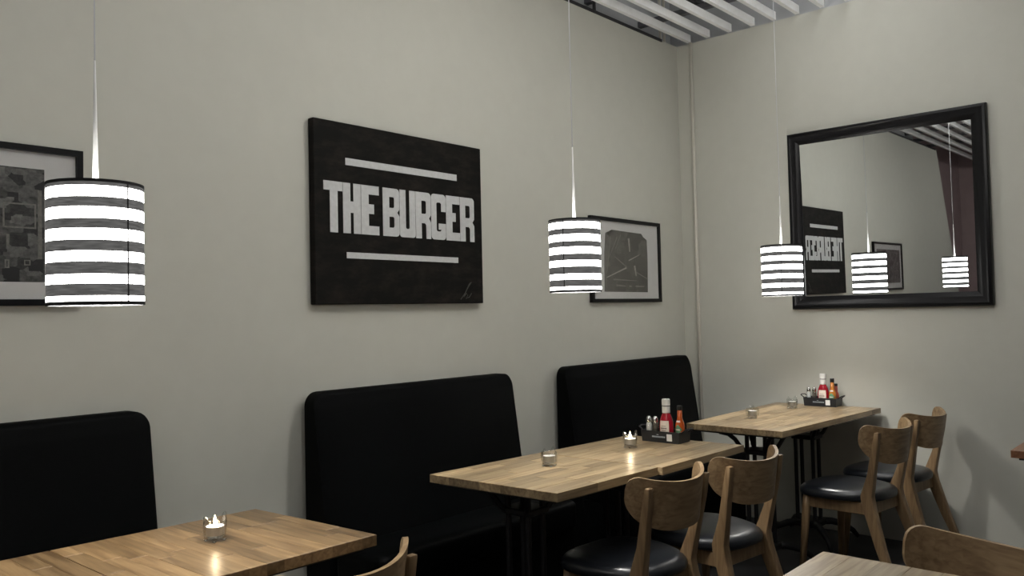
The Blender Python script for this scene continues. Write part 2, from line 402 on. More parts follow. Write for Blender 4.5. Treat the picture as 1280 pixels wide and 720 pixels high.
# ---------------------------------------------------------------- tables
def pedestal(t, cx, cy, zt):
    obj('top_plate', bevel(boxbm((cx - 0.17, cy - 0.17, zt - 0.05), (cx + 0.17, cy + 0.17, zt - 0.04)), 0.002, 1), M_IRON, t)
    for a in (-1, 1):
        for b in (-1, 1):
            obj('rod', tube(bmesh.new(), [(cx + a*0.042, cy + b*0.05, 0.10), (cx + a*0.042, cy + b*0.05, zt - 0.05)], 0.0115, 8), M_IRON, t, smooth=False)
    hub = bmesh.new(); box(hub, (cx - 0.075, cy - 0.08, 0.09), (cx + 0.075, cy + 0.08, 0.125)); bevel(hub, 0.006, 1)
    obj('hub', hub, M_IRON, t)
    col = bmesh.new(); box(col, (cx - 0.062, cy - 0.07, zt - 0.17), (cx + 0.062, cy + 0.07, zt - 0.145)); bevel(col, 0.005, 1)
    obj('collar', col, M_IRON, t)
    for q in range(4):
        d = Vector((math.cos(PI/4 + q*PI/2), math.sin(PI/4 + q*PI/2), 0)); c = Vector((cx, cy, 0))
        pts = [c + d*r + Vector((0, 0, z)) for r, z in ((0.06, 0.108), (0.13, 0.105), (0.20, 0.085), (0.255, 0.048), (0.285, 0.012))]
        obj('foot', tube(bmesh.new(), pts, [0.022, 0.020, 0.018, 0.015, 0.012], 8), M_IRON, t, smooth=True)
        pts = [c + d*r + Vector((0, 0, z)) for r, z in ((0.075, zt - 0.158), (0.10, zt - 0.135), (0.13, zt - 0.09), (0.165, zt - 0.062), (0.21, zt - 0.05))]
        obj('bracket', tube(bmesh.new(), pts, 0.012, 6), M_IRON, t, smooth=True)
def make_table(q, label, mat, axis, rows, group=None, zt=0.755, seed=0, off=(0, 0)):
    """q: four top corners (wall-left, front-left, front-right, wall-right)"""
    rnd = random.Random(seed)
    A, B, C, D = [Vector((p[0], p[1], 0)) for p in q]; c = (A + B + C + D)/4
    t = empty('dining_table', (0, 0, 0)); t.location = (c.x, c.y, 0)
    tag(t, label, 'table', group)
    A, B, C, D = A - c, B - c, C - c, D - c
    def bl(u, v): return B.lerp(C, u).lerp(A.lerp(D, u), v)       # u along x, v towards the wall
    bm = bmesh.new(); vv = []
    for z in (zt - 0.040, zt - 0.029):
        vv.append([bm.verts.new(bl(u, v) + Vector((0, 0, z))) for u, v in ((0.04, 0.04), (0.96, 0.04), (0.96, 0.96), (0.04, 0.96))])
    bm.faces.new(vv[0][::-1]); bm.faces.new(vv[1])
    for i in range(4): bm.faces.new((vv[0][i], vv[0][(i+1) % 4], vv[1][(i+1) % 4], vv[1][i]))
    top = obj('tabletop', bm, M_IRON, t)
    g = 0.0007
    for r in range(rows):
        cuts = [0.0]; p = rnd.uniform(0.25, 0.75)
        cuts += [p, 1.0] if rnd.random() < 0.75 else [p*0.55, 0.5 + p*0.45, 1.0]
        for a, b in zip(cuts, cuts[1:]):
            lo, hi = r/rows, (r+1)/rows
            u0, u1, v0, v1 = (a, b, lo, hi) if axis == 0 else (lo, hi, a, b)
            P = [bl(u0, v0), bl(u1, v0), bl(u1, v1), bl(u0, v1)]; m = (P[0]+P[1]+P[2]+P[3])/4
            P = [x + (m - x).normalized()*g for x in P]
            dz = rnd.uniform(-0.0003, 0.0003); ch = 0.0012
            bm = bmesh.new(); R = []
            for z, ins in ((zt - 0.029, 0), (zt - ch + dz, 0), (zt + dz, ch)):
                R.append([bm.verts.new(x + (m - x).normalized()*ins - m + Vector((0, 0, z))) for x in P])
            bm.faces.new(R[0][::-1]); bm.faces.new(R[2])
            for s in (0, 1):
                for i in range(4): bm.faces.new((R[s][i], R[s][(i+1) % 4], R[s+1][(i+1) % 4], R[s+1][i]))
            obj('stave', bm, mat, top, loc=m)
    pedestal(t, off[0], off[1], zt)
    return t
G2 = None
make_table([(0.205, 2.365), (0.205, 1.80), (0.806, 1.797), (0.798, 2.358)], 'oak stave table cut off by the lower left edge of the picture', M_OAKY, 1, 13, seed=1)
make_table([(0.801, 2.358), (0.809, 1.797), (1.424, 1.789), (1.385, 2.338)], 'warm oak stave table with one lit candle glass by the left bench', M_OAKY, 1, 13, seed=2, off=(-0.10, 0.09))
make_table([(2.082, 2.299), (2.108, 1.712), (2.683, 1.688), (2.672, 2.266)], 'light oak table holding only an empty candle glass, under the middle lamp', M_OAKX, 0, 12, seed=3, off=(0, 0.105))
make_table([(2.675, 2.266), (2.688, 1.672), (3.333, 1.660), (3.300, 2.230)], 'light oak table with a lit candle glass and the nearer sauce tray', M_OAKX, 0, 12, seed=4, off=(-0.04, 0.09))
make_table([(3.807, 2.215), (3.785, 1.686), (4.366, 1.652), (4.370, 2.228)], 'oak table under the lamp hanging before the mirror, its far end joining another', M_OAKX, 0, 12, seed=5)
make_table([(4.3712, 2.228), (4.3672, 1.652), (4.960, 1.615), (4.945, 2.236)], 'oak table pushed end on against the right wall with a sauce tray', M_OAKX, 0, 12, seed=6, off=(0.05, 0.02))
make_table([(1.39, 0.79), (1.39, 0.19), (1.985, 0.19), (1.989, 0.793)], 'dim oak table corner at the bottom edge before the dark chair back', M_OAKX, 0, 9, seed=7, off=(-0.10, -0.10))
make_table([(3.784, 0.74), (3.784, 0.14), (4.384, 0.14), (4.384, 0.74)], 'red brown table corner at the right edge of the picture', M_REDOAK, 0, 9, seed=8)

# ---------------------------------------------------------------- chairs
def make_chair(label, group):
    t = empty('dining_chair'); tag(t, label, 'chair', group)
    # bent veneer back: an arc in plan, a flat-topped oval in outline
    R, TH = 0.247, math.radians(60); th = 0.013
    nu, nv = 26, 8; bm = bmesh.new(); F, Bk = [], []
    for i in range(nu + 1):
        s = -1 + 2*i/nu; s = math.copysign(1 - (1 - abs(s))**1.6, s) if abs(s) > 0 else 0
        a = s*TH
        zm = 0.715; q = abs(s)
        t_ = max(0, (q - 0.80)/0.20); rc = 1 - math.sqrt(max(0, 1 - t_*t_))
        top = 0.766 + 0.036*q**2 - 0.050*rc; bot = 0.600 + 0.085*q**3 + 0.035*rc
        f, b = [], []
        for j in range(nv + 1):
            z = bot + (top - bot)*j/nv
            lean = -0.14*(z - zm)
            f.append(bm.verts.new(((R - th)*math.sin(a), -0.25 + R - (R - th)*math.cos(a) + lean, z)))
            b.append(bm.verts.new((R*math.sin(a), -0.25 + R - R*math.cos(a) + lean, z)))
        F.append(f); Bk.append(b)
    for i in range(nu):
        for j in range(nv):
            bm.faces.new((F[i][j], F[i+1][j], F[i+1][j+1], F[i][j+1])); bm.faces.new((Bk[i][j+1], Bk[i+1][j+1], Bk[i+1][j], Bk[i][j]))
        bm.faces.new((F[i][nv], F[i+1][nv], Bk[i+1][nv], Bk[i][nv])); bm.faces.new((Bk[i][0], Bk[i+1][0], F[i+1][0], F[i][0]))
    for i in (0, nu):
        for j in range(nv): bm.faces.new((F[i][j], F[i][j+1], Bk[i][j+1], Bk[i][j]))
    bmesh.ops.remove_doubles(bm, verts=bm.verts[:], dist=0.00005)
    autosmooth(obj('backrest', bm, M_PLY, t), 45)
    # padded seat, rounded D in plan, domed
    bm = bmesh.new(); n = 40
    def plan(k, s):
        a = 2*PI*k/n; c, d = math.cos(a), math.sin(a)
        x = math.copysign(abs(c)**0.62, c)*0.222; y = math.copysign(abs(d)**0.62, d)*0.205
        x *= 1 + (0.05*(y/0.205) if y > 0 else 0.26*(y/0.205)) - 0.03
        return x*s, y*s + 0.03
    prof = [(0.0, 0.418), (0.90, 0.418), (0.985, 0.424), (1.0, 0.437), (0.985, 0.452), (0.93, 0.464), (0.8, 0.470), (0.5, 0.475), (0.0, 0.476)]
    rings = []
    for s, z in prof:
        rings.append([bm.verts.new((0, 0.03, z))] if s == 0 else [bm.verts.new((*plan(k, s), z)) for k in range(n)])
    for a, b in zip(rings, rings[1:]):
        for k in range(n):
            j = (k+1) % n
            if len(a) == 1: bm.faces.new((a[0], b[j], b[k]))
            elif len(b) == 1: bm.faces.new((a[k], a[j], b[0]))
            else: bm.faces.new((a[k], a[j], b[j], b[k]))
    obj('seat', bm, M_SEAT, t, smooth=True)
    for s in (-1, 1):
        # rear leg: from behind the back, kinked at seat height, raked back to the floor
        p = [(s*0.172, -0.200, 0.757), (s*0.168, -0.186, 0.68), (s*0.155, -0.158, 0.55), (s*0.147, -0.130, 0.45), (s*0.148, -0.138, 0.40), (s*0.164, -0.195, 0.22), (s*0.186, -0.280, 0.0)]
        h = [(0.014, 0.011), (0.016, 0.014), (0.018, 0.018), (0.020, 0.028), (0.020, 0.028), (0.018, 0.022), (0.014, 0.015)]
        bm = bar(bmesh.new(), p, h); bevel(bm, 0.005, 2)
        autosmooth(obj('rear_leg', bm, M_CHAIR, t), 35)
        p = [(s*0.165, 0.165, 0.425), (s*0.172, 0.17, 0.36), (s*0.195, 0.195, 0.0)]
        obj('front_leg', tube(bmesh.new(), p, [0.021, 0.021, 0.013], 12), M_CHAIR, t, smooth=True)
        bm = bmesh.new(); vs = box(bm, (-0.010, -0.13, 0.362), (0.010, 0.165, 0.418))
        for v in bm.verts: v.co.x += s*(0.147 if v.co.y < 0 else 0.166)
        bevel(bm, 0.003, 1); obj('side_rail', bm, M_CHAIR, t)
    obj('front_rail', bevel(boxbm((-0.15, 0.155, 0.362), (0.15, 0.175, 0.418)), 0.003, 1), M_CHAIR, t)
    obj('rear_rail', bevel(boxbm((-0.14, -0.145, 0.362), (0.14, -0.125, 0.418)), 0.003, 1), M_CHAIR, t)
    return t
CH = 'oak chairs with bent backs and black seats'
chair0 = make_chair('oak chair with its back to us, nearer of the two at the middle tables', CH)
chair0.location = (2.525, 1.700, 0); chair0.rotation_euler.z = -0.056
for (x, y, rz, lab) in [
    (3.035, 1.652, -0.12, 'oak chair in front of the nearer sauce tray, its pale top rim catching light'),
    (4.168, 1.488, -0.13, 'oak chair with a shiny black seat tucked under the table before the mirror'),
    (4.712, 1.474, -0.117, 'oak chair closest to the right wall, throwing a long shadow on it'),
    (2.014, 0.522, math.radians(70), 'dark chair back seen from inside behind the bottom right table corner'),
    (1.172, 1.758, 0.05, 'oak chair back tip poking up at the bottom edge by the left table')]:
    c = copy_tree(chair0); c.location = (x, y, 0); c.rotation_euler.z = rz; tag(c, lab, 'chair', CH)

# ---------------------------------------------------------------- pendant lamps
LG = 'striped pendant lamps over the tables'
def make_lamp(loc, R, h, seam_deg, label, top=3.27):
    """loc is the middle of the shade"""
    x, y, z = loc; t = empty('pendant_lamp', loc); tag(t, label, 'lamp', LG)
    bm = lathe(bmesh.new(), [(R, -h/2), (R, h/2), (R - 0.002, h/2), (R - 0.002, -h/2), (R, -h/2)], 64)
    autosmooth(obj('shade', bm, M_SHADE, t), 40)
    for zz in (-h/2, h/2):
        obj('rim', lathe(bmesh.new(), [(R - 0.003, zz - 0.003), (R + 0.0012, zz - 0.003), (R + 0.0012, zz + 0.003), (R - 0.003, zz + 0.003), (R - 0.003, zz - 0.003)], 64), M_RIM, t)
    a = math.radians(seam_deg); bm = bmesh.new(); da = 0.0016/R
    lathe(bm, [(R + 0.0004, -h/2), (R + 0.0010, -h/2), (R + 0.0010, h/2), (R + 0.0004, h/2), (R + 0.0004, -h/2)], 2, a - da, a + da)
    obj('seam', bm, M_RIM, t)
    sp = bmesh.new()
    for k in range(3):
        aa = 2*PI*k/3 + 0.5
        tube(sp, [(0.02*math.cos(aa), 0.02*math.sin(aa), h/2 - 0.02), ((R - 0.003)*math.cos(aa), (R - 0.003)*math.sin(aa), h/2 - 0.003)], 0.0015, 6)
    lathe(sp, [(0.018, h/2 - 0.024), (0.024, h/2 - 0.024), (0.024, h/2 - 0.016), (0.018, h/2 - 0.016), (0.018, h/2 - 0.024)], 20)
    obj('shade_ring', sp, M_CORD, t)
    obj('socket', lathe(bmesh.new(), [(0, h/2 - 0.112), (0.018, h/2 - 0.112), (0.018, h/2 - 0.012), (0.011, h/2 - 0.002), (0.0, h/2 - 0.002)], 20), M_WHITE, t, smooth=True)
    bl = lathe(bmesh.new(), [(0, h/2 - 0.200), (0.016, h/2 - 0.195), (0.0255, h/2 - 0.178), (0.024, h/2 - 0.156), (0.014, h/2 - 0.128), (0.013, h/2 - 0.112), (0, h/2 - 0.111)], 20)
    obj('bulb', bl, M_BULB, t, smooth=True)
    obj('cord_glare', lathe(bmesh.new(), [(0.0075, h/2 - 0.004), (0.0062, h/2 + 0.02), (0.0045, h/2 + 0.11), (0.0020, h/2 + 0.27), (0.0, h/2 + 0.27)], 12), M_WHITE, t, smooth=True)  # lamplight glare on the cord, shaped as a white taper
    obj('cord', tube(bmesh.new(), [(0, 0, h/2 + 0.25), (0, 0, top - z)], 0.0016, 8), M_CORD, t, smooth=True)
    return t
make_lamp((0.711, 1.819, 1.510), 0.0935, 0.250, -72, 'largest and nearest striped lamp, over the left table')
make_lamp((2.376, 1.820, 1.548), 0.0930, 0.256, -168, 'striped lamp hanging between the burger sign and the small drawing')
make_lamp((4.294, 1.886, 1.545), 0.1065, 0.268, -158, 'striped lamp overlapping the left edge of the mirror', top=3.1695)

# ---------------------------------------------------------------- burger sign
sg = empty('wall_sign', (2.478, 2.897, 1.401)); tag(sg, 'black canvas with white block letters reading THE BURGER', 'sign')
X0, Z0, YF = 2.478, 1.401, -0.037
obj('canvas', bevel(boxbm((-0.497, YF, 0), (0.497, 0, 0.776)), 0.003, 1), M_CANVAS, sg)
def sheet(name, polys, mat, parent, y, th=0.001):
    bm = bmesh.new()
    for P in polys: prism(bm, P, 'xz', y, y - th)
    bmesh.ops.triangulate(bm, faces=[f for f in bm.faces if len(f.verts) > 4])
    return obj(name, bm, mat, parent)
def arc(cx, cz, r, a0, a1, n=5):
    return [(cx + r*math.cos(math.radians(a0 + (a1-a0)*k/n)), cz + r*math.sin(math.radians(a0 + (a1-a0)*k/n))) for k in range(n+1)]
def rbox(x0, z0, x1, z1, r=(0, 0, 0, 0)):
    """corner radii: bottom-left, bottom-right, top-right, top-left"""
    P = []
    for (cx, cz, q, a) in ((x0, z0, r[0], 180), (x1, z0, r[1], 270), (x1, z1, r[2], 0), (x0, z1, r[3], 90)):
        if q == 0: P.append((cx, cz)); continue
        ox = cx + q if cx == x0 else cx - q; oz = cz + q if cz == z0 else cz - q
        P += arc(ox, oz, q, a, a + 90)
    return P
zb, zt2 = 1.704, 1.920
def letter(kind, x0, x1):
    w = x1 - x0; T = 0.039; c = 0.014; st = w*0.41
    if kind == 'T': return [[(x0, zt2), (x0, zt2 - T), (x0 + 0.031, zt2 - T), (x0 + 0.031, zb), (x0 + 0.071, zb), (x0 + 0.071, zt2 - T), (x1, zt2 - T), (x1, zt2)]]
    if kind == 'H':
        s = 0.039
        return [[(x0, zb), (x0 + s, zb), (x0 + s, 1.793), (x1 - s, 1.793), (x1 - s, zb), (x1, zb), (x1, zt2), (x1 - s, zt2), (x1 - s, 1.842), (x0 + s, 1.842), (x0 + s, zt2), (x0, zt2)]]
    if kind == 'E':
        s = 0.041
        return [[(x0, zb), (x1, zb), (x1, zb + T), (x0 + s, zb + T), (x0 + s, 1.796), (x1 - 0.028, 1.796), (x1 - 0.028, 1.838), (x0 + s, 1.838), (x0 + s, zt2 - T), (x1, zt2 - T), (x1, zt2), (x0, zt2)]]
    if kind == 'U':
        s = 0.036
        return [arc(x0 + c, zb + c, c, 180, 270) + arc(x1 - c, zb + c, c, 270, 360) + [(x1, zt2), (x1 - s, zt2)] + arc(x1 - s - 0.008, zb + T + 0.008, 0.008, 0, -90) + arc(x0 + s + 0.008, zb + T + 0.008, 0.008, -90, -180) + [(x0 + s, zt2), (x0, zt2)]]
    if kind == 'B':
        s, q = 0.037, 0.030; m = (zb + zt2)/2; ho = 0.004
        O = [(x0, zb)] + arc(x1 - 0.018, zb + 0.018, 0.018, 270, 360) + [(x1, m - 0.016), (x1 - 0.012, m), (x1, m + 0.016)] + arc(x1 - 0.018, zt2 - 0.018, 0.018, 0, 90) + [(x0, zt2)]
        return ['holes', O, rbox(x0 + s, zb + T, x1 - q, m - 0.020, (0, 0.008, 0.008, 0)), rbox(x0 + s, m + 0.020, x1 - q, zt2 - T, (0, 0.008, 0.008, 0))]
    if kind == 'R':
        s, q = 0.036, 0.030; m = 1.800
        O = [(x0, zb), (x0 + s, zb), (x0 + s, m - 0.024), (x1 - q - 0.008, m - 0.024), (x1 - q, m - 0.032), (x1 - q, zb), (x1, zb), (x1, m - 0.018), (x1 - 0.012, m), (x1, m + 0.016)] + arc(x1 - 0.018, zt2 - 0.018, 0.018, 0, 90) + [(x0, zt2)]
        return ['holes', O, rbox(x0 + s, m + 0.020, x1 - q, zt2 - T, (0, 0.008, 0.008, 0))]
    if kind == 'G':
        s, q = 0.034, 0.030
        return [arc(x0 + 0.018, zb + 0.018, 0.018, 180, 270) + arc(x1 - 0.018, zb + 0.018, 0.018, 270, 360) + [(x1, 1.781), (x0 + w*0.5, 1.781), (x0 + w*0.5, 1.752), (x1 - q, 1.752), (x1 - q, zb + T + 0.006), (x1 - q - 0.006, zb + T), (x0 + s + 0.006, zb + T), (x0 + s, zb + T + 0.006), (x0 + s, zt2 - T - 0.006), (x0 + s + 0.006, zt2 - T), (x1 - q - 0.006, zt2 - T), (x1 - q, zt2 - T - 0.006), (x1 - q, 1.838), (x1, 1.838)] + arc(x1 - 0.018, zt2 - 0.018, 0.018, 0, 90) + arc(x0 + 0.018, zt2 - 0.018, 0.018, 90, 180)]
def letter_mesh(kind, x0, x1):
    polys = letter(kind, x0, x1)
    if polys[0] != 'holes': loops = polys
    else: loops = polys[1:]
    bm = bmesh.new(); edges = []
    for P in loops:
        P = [(x - X0, z - Z0) for x, z in P]
        Q = [p for i, p in enumerate(P) if (Vector(p) - Vector(P[i-1])).length > 1e-5]
        vs = [bm.verts.new((x, YF - 0.0012, z)) for x, z in Q]
        edges += [bm.edges.new((vs[i], vs[(i+1) % len(vs)])) for i in range(len(vs))]
    bmesh.ops.triangle_fill(bm, use_beauty=True, use_dissolve=False, edges=edges, normal=(0, -1, 0))
    r = bmesh.ops.extrude_face_region(bm, geom=bm.faces[:])
    for v in [g for g in r['geom'] if isinstance(g, bmesh.types.BMVert)]: v.co.y += 0.0011
    return obj('letter', bm, M_WHITEPAINT, sg)
for kind, a, b in [('T', 2.027, 2.1235), ('H', 2.1255, 2.2195), ('E', 2.2215, 2.3195), ('B', 2.341, 2.4365), ('U', 2.4385, 2.5325), ('R', 2.5345, 2.629), ('G', 2.631, 2.7255), ('E', 2.7275, 2.8195), ('R', 2.8215, 2.9185)]:
    letter_mesh(kind, a, b)
for z0, z1 in ((1.9965, 2.027), (1.597, 1.623)):
    obj('bar', boxbm((2.141 - X0, YF - 0.0012, z0 - Z0), (2.803 - X0, YF - 0.0001, z1 - Z0)), M_WHITEPAINT, sg)
bm = bmesh.new()                        # scribbled signature, lower right
sc = [(0, 0), (0.03, 0.03), (0.06, 0.075), (0.075, 0.085), (0.045, 0.05), (0.02, 0.012), (0.04, 0.03), (0.05, 0.02), (0.035, 0.005), (0.06, 0.012), (0.075, 0.03)]
tube(bm, [(2.815 + a - X0, YF - 0.0006, 1.42 + b - Z0) for a, b in sc], 0.0026, 5, flat=0.3)
obj('signature', bm, M_SCRIBBLE, sg)

# ---------------------------------------------------------------- framed pictures and the mirror
def frame_sweep(prof, x0, z0, x1, z1):
    """prof: (inward, out-of-wall) points, swept round a rectangle in the xz plane; y is minus out"""
    bm = bmesh.new(); rings = []
    for sx, sz in ((0, 0), (1, 0), (1, 1), (0, 1)):
        rings.append([bm.verts.new(((x0 + i) if sx == 0 else (x1 - i), -o, (z0 + i) if sz == 0 else (z1 - i))) for i, o in prof])
    n = len(prof)
    for k in range(4):
        a, b = rings[k], rings[(k+1) % 4]
        for i in range(n): bm.faces.new((a[i], a[(i+1) % n], b[(i+1) % n], b[i]))
    return bm
def picture(name, cx, z0, w, h, fw, prof_d, label):
    t = empty(name, (cx, 2.898, z0)); tag(t, label, 'picture')
    obj('frame', frame_sweep([(0, 0), (0, prof_d), (fw, prof_d), (fw, 0)], -w/2, 0, w/2, h), M_FRAME, t)
    obj('mat_board', boxbm((-w/2 + fw*0.6, -prof_d*0.45, fw*0.6), (w/2 - fw*0.6, -prof_d*0.3, h - fw*0.6)), M_MAT, t)
    obj('glass', boxbm((-w/2 + fw*0.8, -prof_d*0.80, fw*0.8), (w/2 - fw*0.8, -prof_d*0.72, h - fw*0.8)), M_PANE, t)
    return t
p2 = picture('framed_drawing', 4.296, 1.400, 0.762, 0.515, 0.022, 0.024, 'small black framed drawing of crossed strokes beside the corner')
yp = -0.024*0.45
sheet('print', [[(-0.245, 0.065), (0.230, 0.063), (0.238, 0.30), (0.232, 0.40), (0.195, 0.415), (0.17, 0.436), (-0.155, 0.443), (-0.185, 0.405), (-0.222, 0.42), (-0.238, 0.30)]], M_PHOTO2, p2, yp, 0.0008)
def stroke(a, b, w): 
    a, b = Vector(a), Vector(b); n = (b - a).normalized(); n = Vector((-n.y, n.x))*w/2
    return [tuple(a + n), tuple(b + n*0.5), tuple(b - n*0.5), tuple(a - n)]
sheet('pale_stroke', [stroke((0.025, 0.40), (0.035, 0.315), 0.020), stroke((0.085, 0.23), (0.10, 0.165), 0.018), stroke((-0.005, 0.215), (-0.22, 0.15), 0.010), stroke((0.02, 0.26), (0.14, 0.30), 0.008)], M_PALE, p2, yp - 0.001, 0.0006)
sheet('grey_stroke', [stroke((-0.005, 0.22), (-0.13, 0.28), 0.008), stroke((0.10, 0.19), (0.225, 0.15), 0.008), stroke((-0.10, 0.40), (-0.20, 0.26), 0.007), stroke((-0.06, 0.42), (-0.12, 0.33), 0.006), stroke((-0.17, 0.40), (-0.215, 0.18), 0.008),
    stroke((-0.12, 0.105), (-0.02, 0.10), 0.012), stroke((0.02, 0.10), (0.05, 0.10), 0.012), stroke((0.09, 0.10), (0.19, 0.10), 0.012), stroke((-0.15, 0.14), (0.1, 0.135), 0.008)], M_GREYLINE, p2, yp - 0.001, 0.0006)
p1 = picture('framed_photo', 0.61, 1.405, 0.95, 0.512, 0.020, 0.024, 'black framed grey city photo half hidden behind the nearest lamp')
px = 0.61
sheet('print', [[(-0.40, 0.075), (0.36, 0.075), (0.36, 0.438), (-0.40, 0.438)]], M_PHOTO1, p1, yp, 0.0008)
def outl(x0, z0, x1, z1, w): return [[(x0, z0), (x1, z0), (x1, z0 + w), (x0, z0 + w)], [(x0, z1 - w), (x1, z1 - w), (x1, z1), (x0, z1)], [(x0, z0 + w), (x0 + w, z0 + w), (x0 + w, z1 - w), (x0, z1 - w)], [(x1 - w, z0 + w), (x1, z0 + w), (x1, z1 - w), (x1 - w, z1 - w)]]
sheet('grey_stroke', outl(0.24, 0.245, 0.335, 0.325, 0.005) + [[(0.25, 0.185), (0.258, 0.185), (0.258, 0.225), (0.25, 0.225)]] + outl(0.245, 0.118, 0.258, 0.145, 0.004) + outl(0.30, 0.128, 0.318, 0.145, 0.003) + [[(0.34, 0.15), (0.352, 0.15), (0.352, 0.37), (0.34, 0.37)], [(-0.3, 0.2), (-0.1, 0.2), (-0.1, 0.21), (-0.3, 0.21)]], M_GREYLINE, p1, yp - 0.001, 0.0006)
mr = empty('wall_mirror', (4.998, 1.571, 1.332)); mr.rotation_euler.z = -PI/2      # local x runs along -y, local -y points into the room
tag(mr, 'large square mirror in a black moulded frame on the right wall', 'mirror')
w2, hh, fw = 0.551, 1.088, 0.078
prof = [(0, 0), (0, 0.030), (0.006, 0.040), (0.018, 0.043), (0.030, 0.036), (0.046, 0.034), (0.056, 0.030), (0.066, 0.026), (fw, 0.018), (fw, 0)]
autosmooth(obj('frame', frame_sweep(prof, -w2, 0, w2, hh), M_FRAME, mr), 30)
gl = obj('mirror_glass', boxbm((-w2 + fw - 0.006, -0.004, -0.472), (w2 - fw + 0.006, 0.0, 0.472)), M_MIRROR, mr)
gl.location = (0, -0.010, hh/2); gl.rotation_euler = (0.012, 0, 0.003)

# ---------------------------------------------------------------- candle glasses
CG = 'small glass tealight holders on the tables'
ZT = 0.7554
def make_holder(label, lit):
    t = empty('tealight_holder'); tag(t, label, 'candle holder', CG)
    bm = bmesh.new(); n = 48
    def ring(r, z, wob, sq):
        vs = []
        for k in range(n):
            a = 2*PI*k/n
            q = 1 + sq*0.10*math.cos(4*a)
            ear = max(0.0, math.cos(2*a))**6 if math.cos(a) != 0 else 0
            vs.append(bm.verts.new((r*q*math.cos(a)*(1 + 0.05*wob*ear), r*q*math.sin(a)*(1 + 0.05*wob*ear), z + wob*0.019*ear)))
        return vs
    P = [(0.020, 0.008, 0, 0), (0.027, 0.010, 0, .5), (0.031, 0.020, 0, 1), (0.032, 0.036, 0, 1), (0.031, 0.054, 1, .7), (0.0292, 0.054, 1, .7), (0.0295, 0.036, 0, .8), (0.0285, 0.020, 0, .7), (0.022, 0.014, 0, 0)]
    R = [ring(*p) for p in P]
    for a, b in zip(R, R[1:]):
        for k in range(n): bm.faces.new((a[k], a[(k+1) % n], b[(k+1) % n], b[k]))
    bm.faces.new(R[0][::-1]); bm.faces.new(R[-1])
    obj('glass_cup', bm, M_CLEAR, t, smooth=True)
    for q in range(4):
        a = PI/4 + q*PI/2
        bm = bmesh.new(); bmesh.ops.create_uvsphere(bm, u_segments=10, v_segments=6, radius=0.006)
        for v in bm.verts: v.co += Vector((0.0235*math.cos(a), 0.0235*math.sin(a), 0.006))
        obj('foot', bm, M_GLASS, t, smooth=True)
    tin = obj('tealight', lathe(bmesh.new(), [(0, 0.0165), (0.0235, 0.0165), (0.0235, 0.040), (0.0225, 0.040), (0.0222, 0.0375)], 24), M_ALU, t, smooth=False)
    obj('wax', lathe(bmesh.new(), [(0, 0.0175), (0.0218, 0.0175), (0.0218, 0.0395), (0, 0.0405)], 24), M_WAXLIT if lit else M_WAX, tin)
    obj('wick', tube(bmesh.new(), [(0, 0, 0.040), (0.0005, 0, 0.047)], 0.0007, 5), M_BLACKCAP, tin)
    if lit:
        obj('flame', lathe(bmesh.new(), [(0, 0.043), (0.003, 0.046), (0.0045, 0.051), (0.003, 0.059), (0.001, 0.066), (0, 0.069)], 12), M_FLAME, tin, smooth=True)
        d = bpy.data.lights.new('candle_light', 'POINT'); d.energy = 0.12; d.color = (1, 0.8, 0.55); d.shadow_soft_size = 0.004
        lo = bpy.data.objects.new('candle_light', d); COL.objects.link(lo); lo.parent = t; lo.location = (0, 0, 0.075)
    return t
lit0 = make_holder('lit glass tealight holder on the left table', True)
lit0.location = (1.118, 2.090, ZT); lit0.rotation_euler.z = 0.2
c = copy_tree(lit0); tag(c, 'lit glass tealight holder beside the nearer sauce tray', 'candle holder', CG); c.location = (2.998, 2.022, ZT); c.rotation_euler.z = -0.3
un0 = make_holder('unlit glass tealight holder alone on the middle table', False)
un0.location = (2.468, 2.040, ZT); un0.rotation_euler.z = 0.15
c = copy_tree(un0); tag(c, 'unlit glass tealight holder halfway along the table before the mirror', 'candle holder', CG); c.location = (4.170, 2.022, ZT); c.rotation_euler.z = 0.5
c = copy_tree(un0); tag(c, 'unlit glass tealight holder close beside the farther sauce tray', 'candle holder', CG); c.location = (4.690, 2.025, ZT); c.rotation_euler.z = -0.2

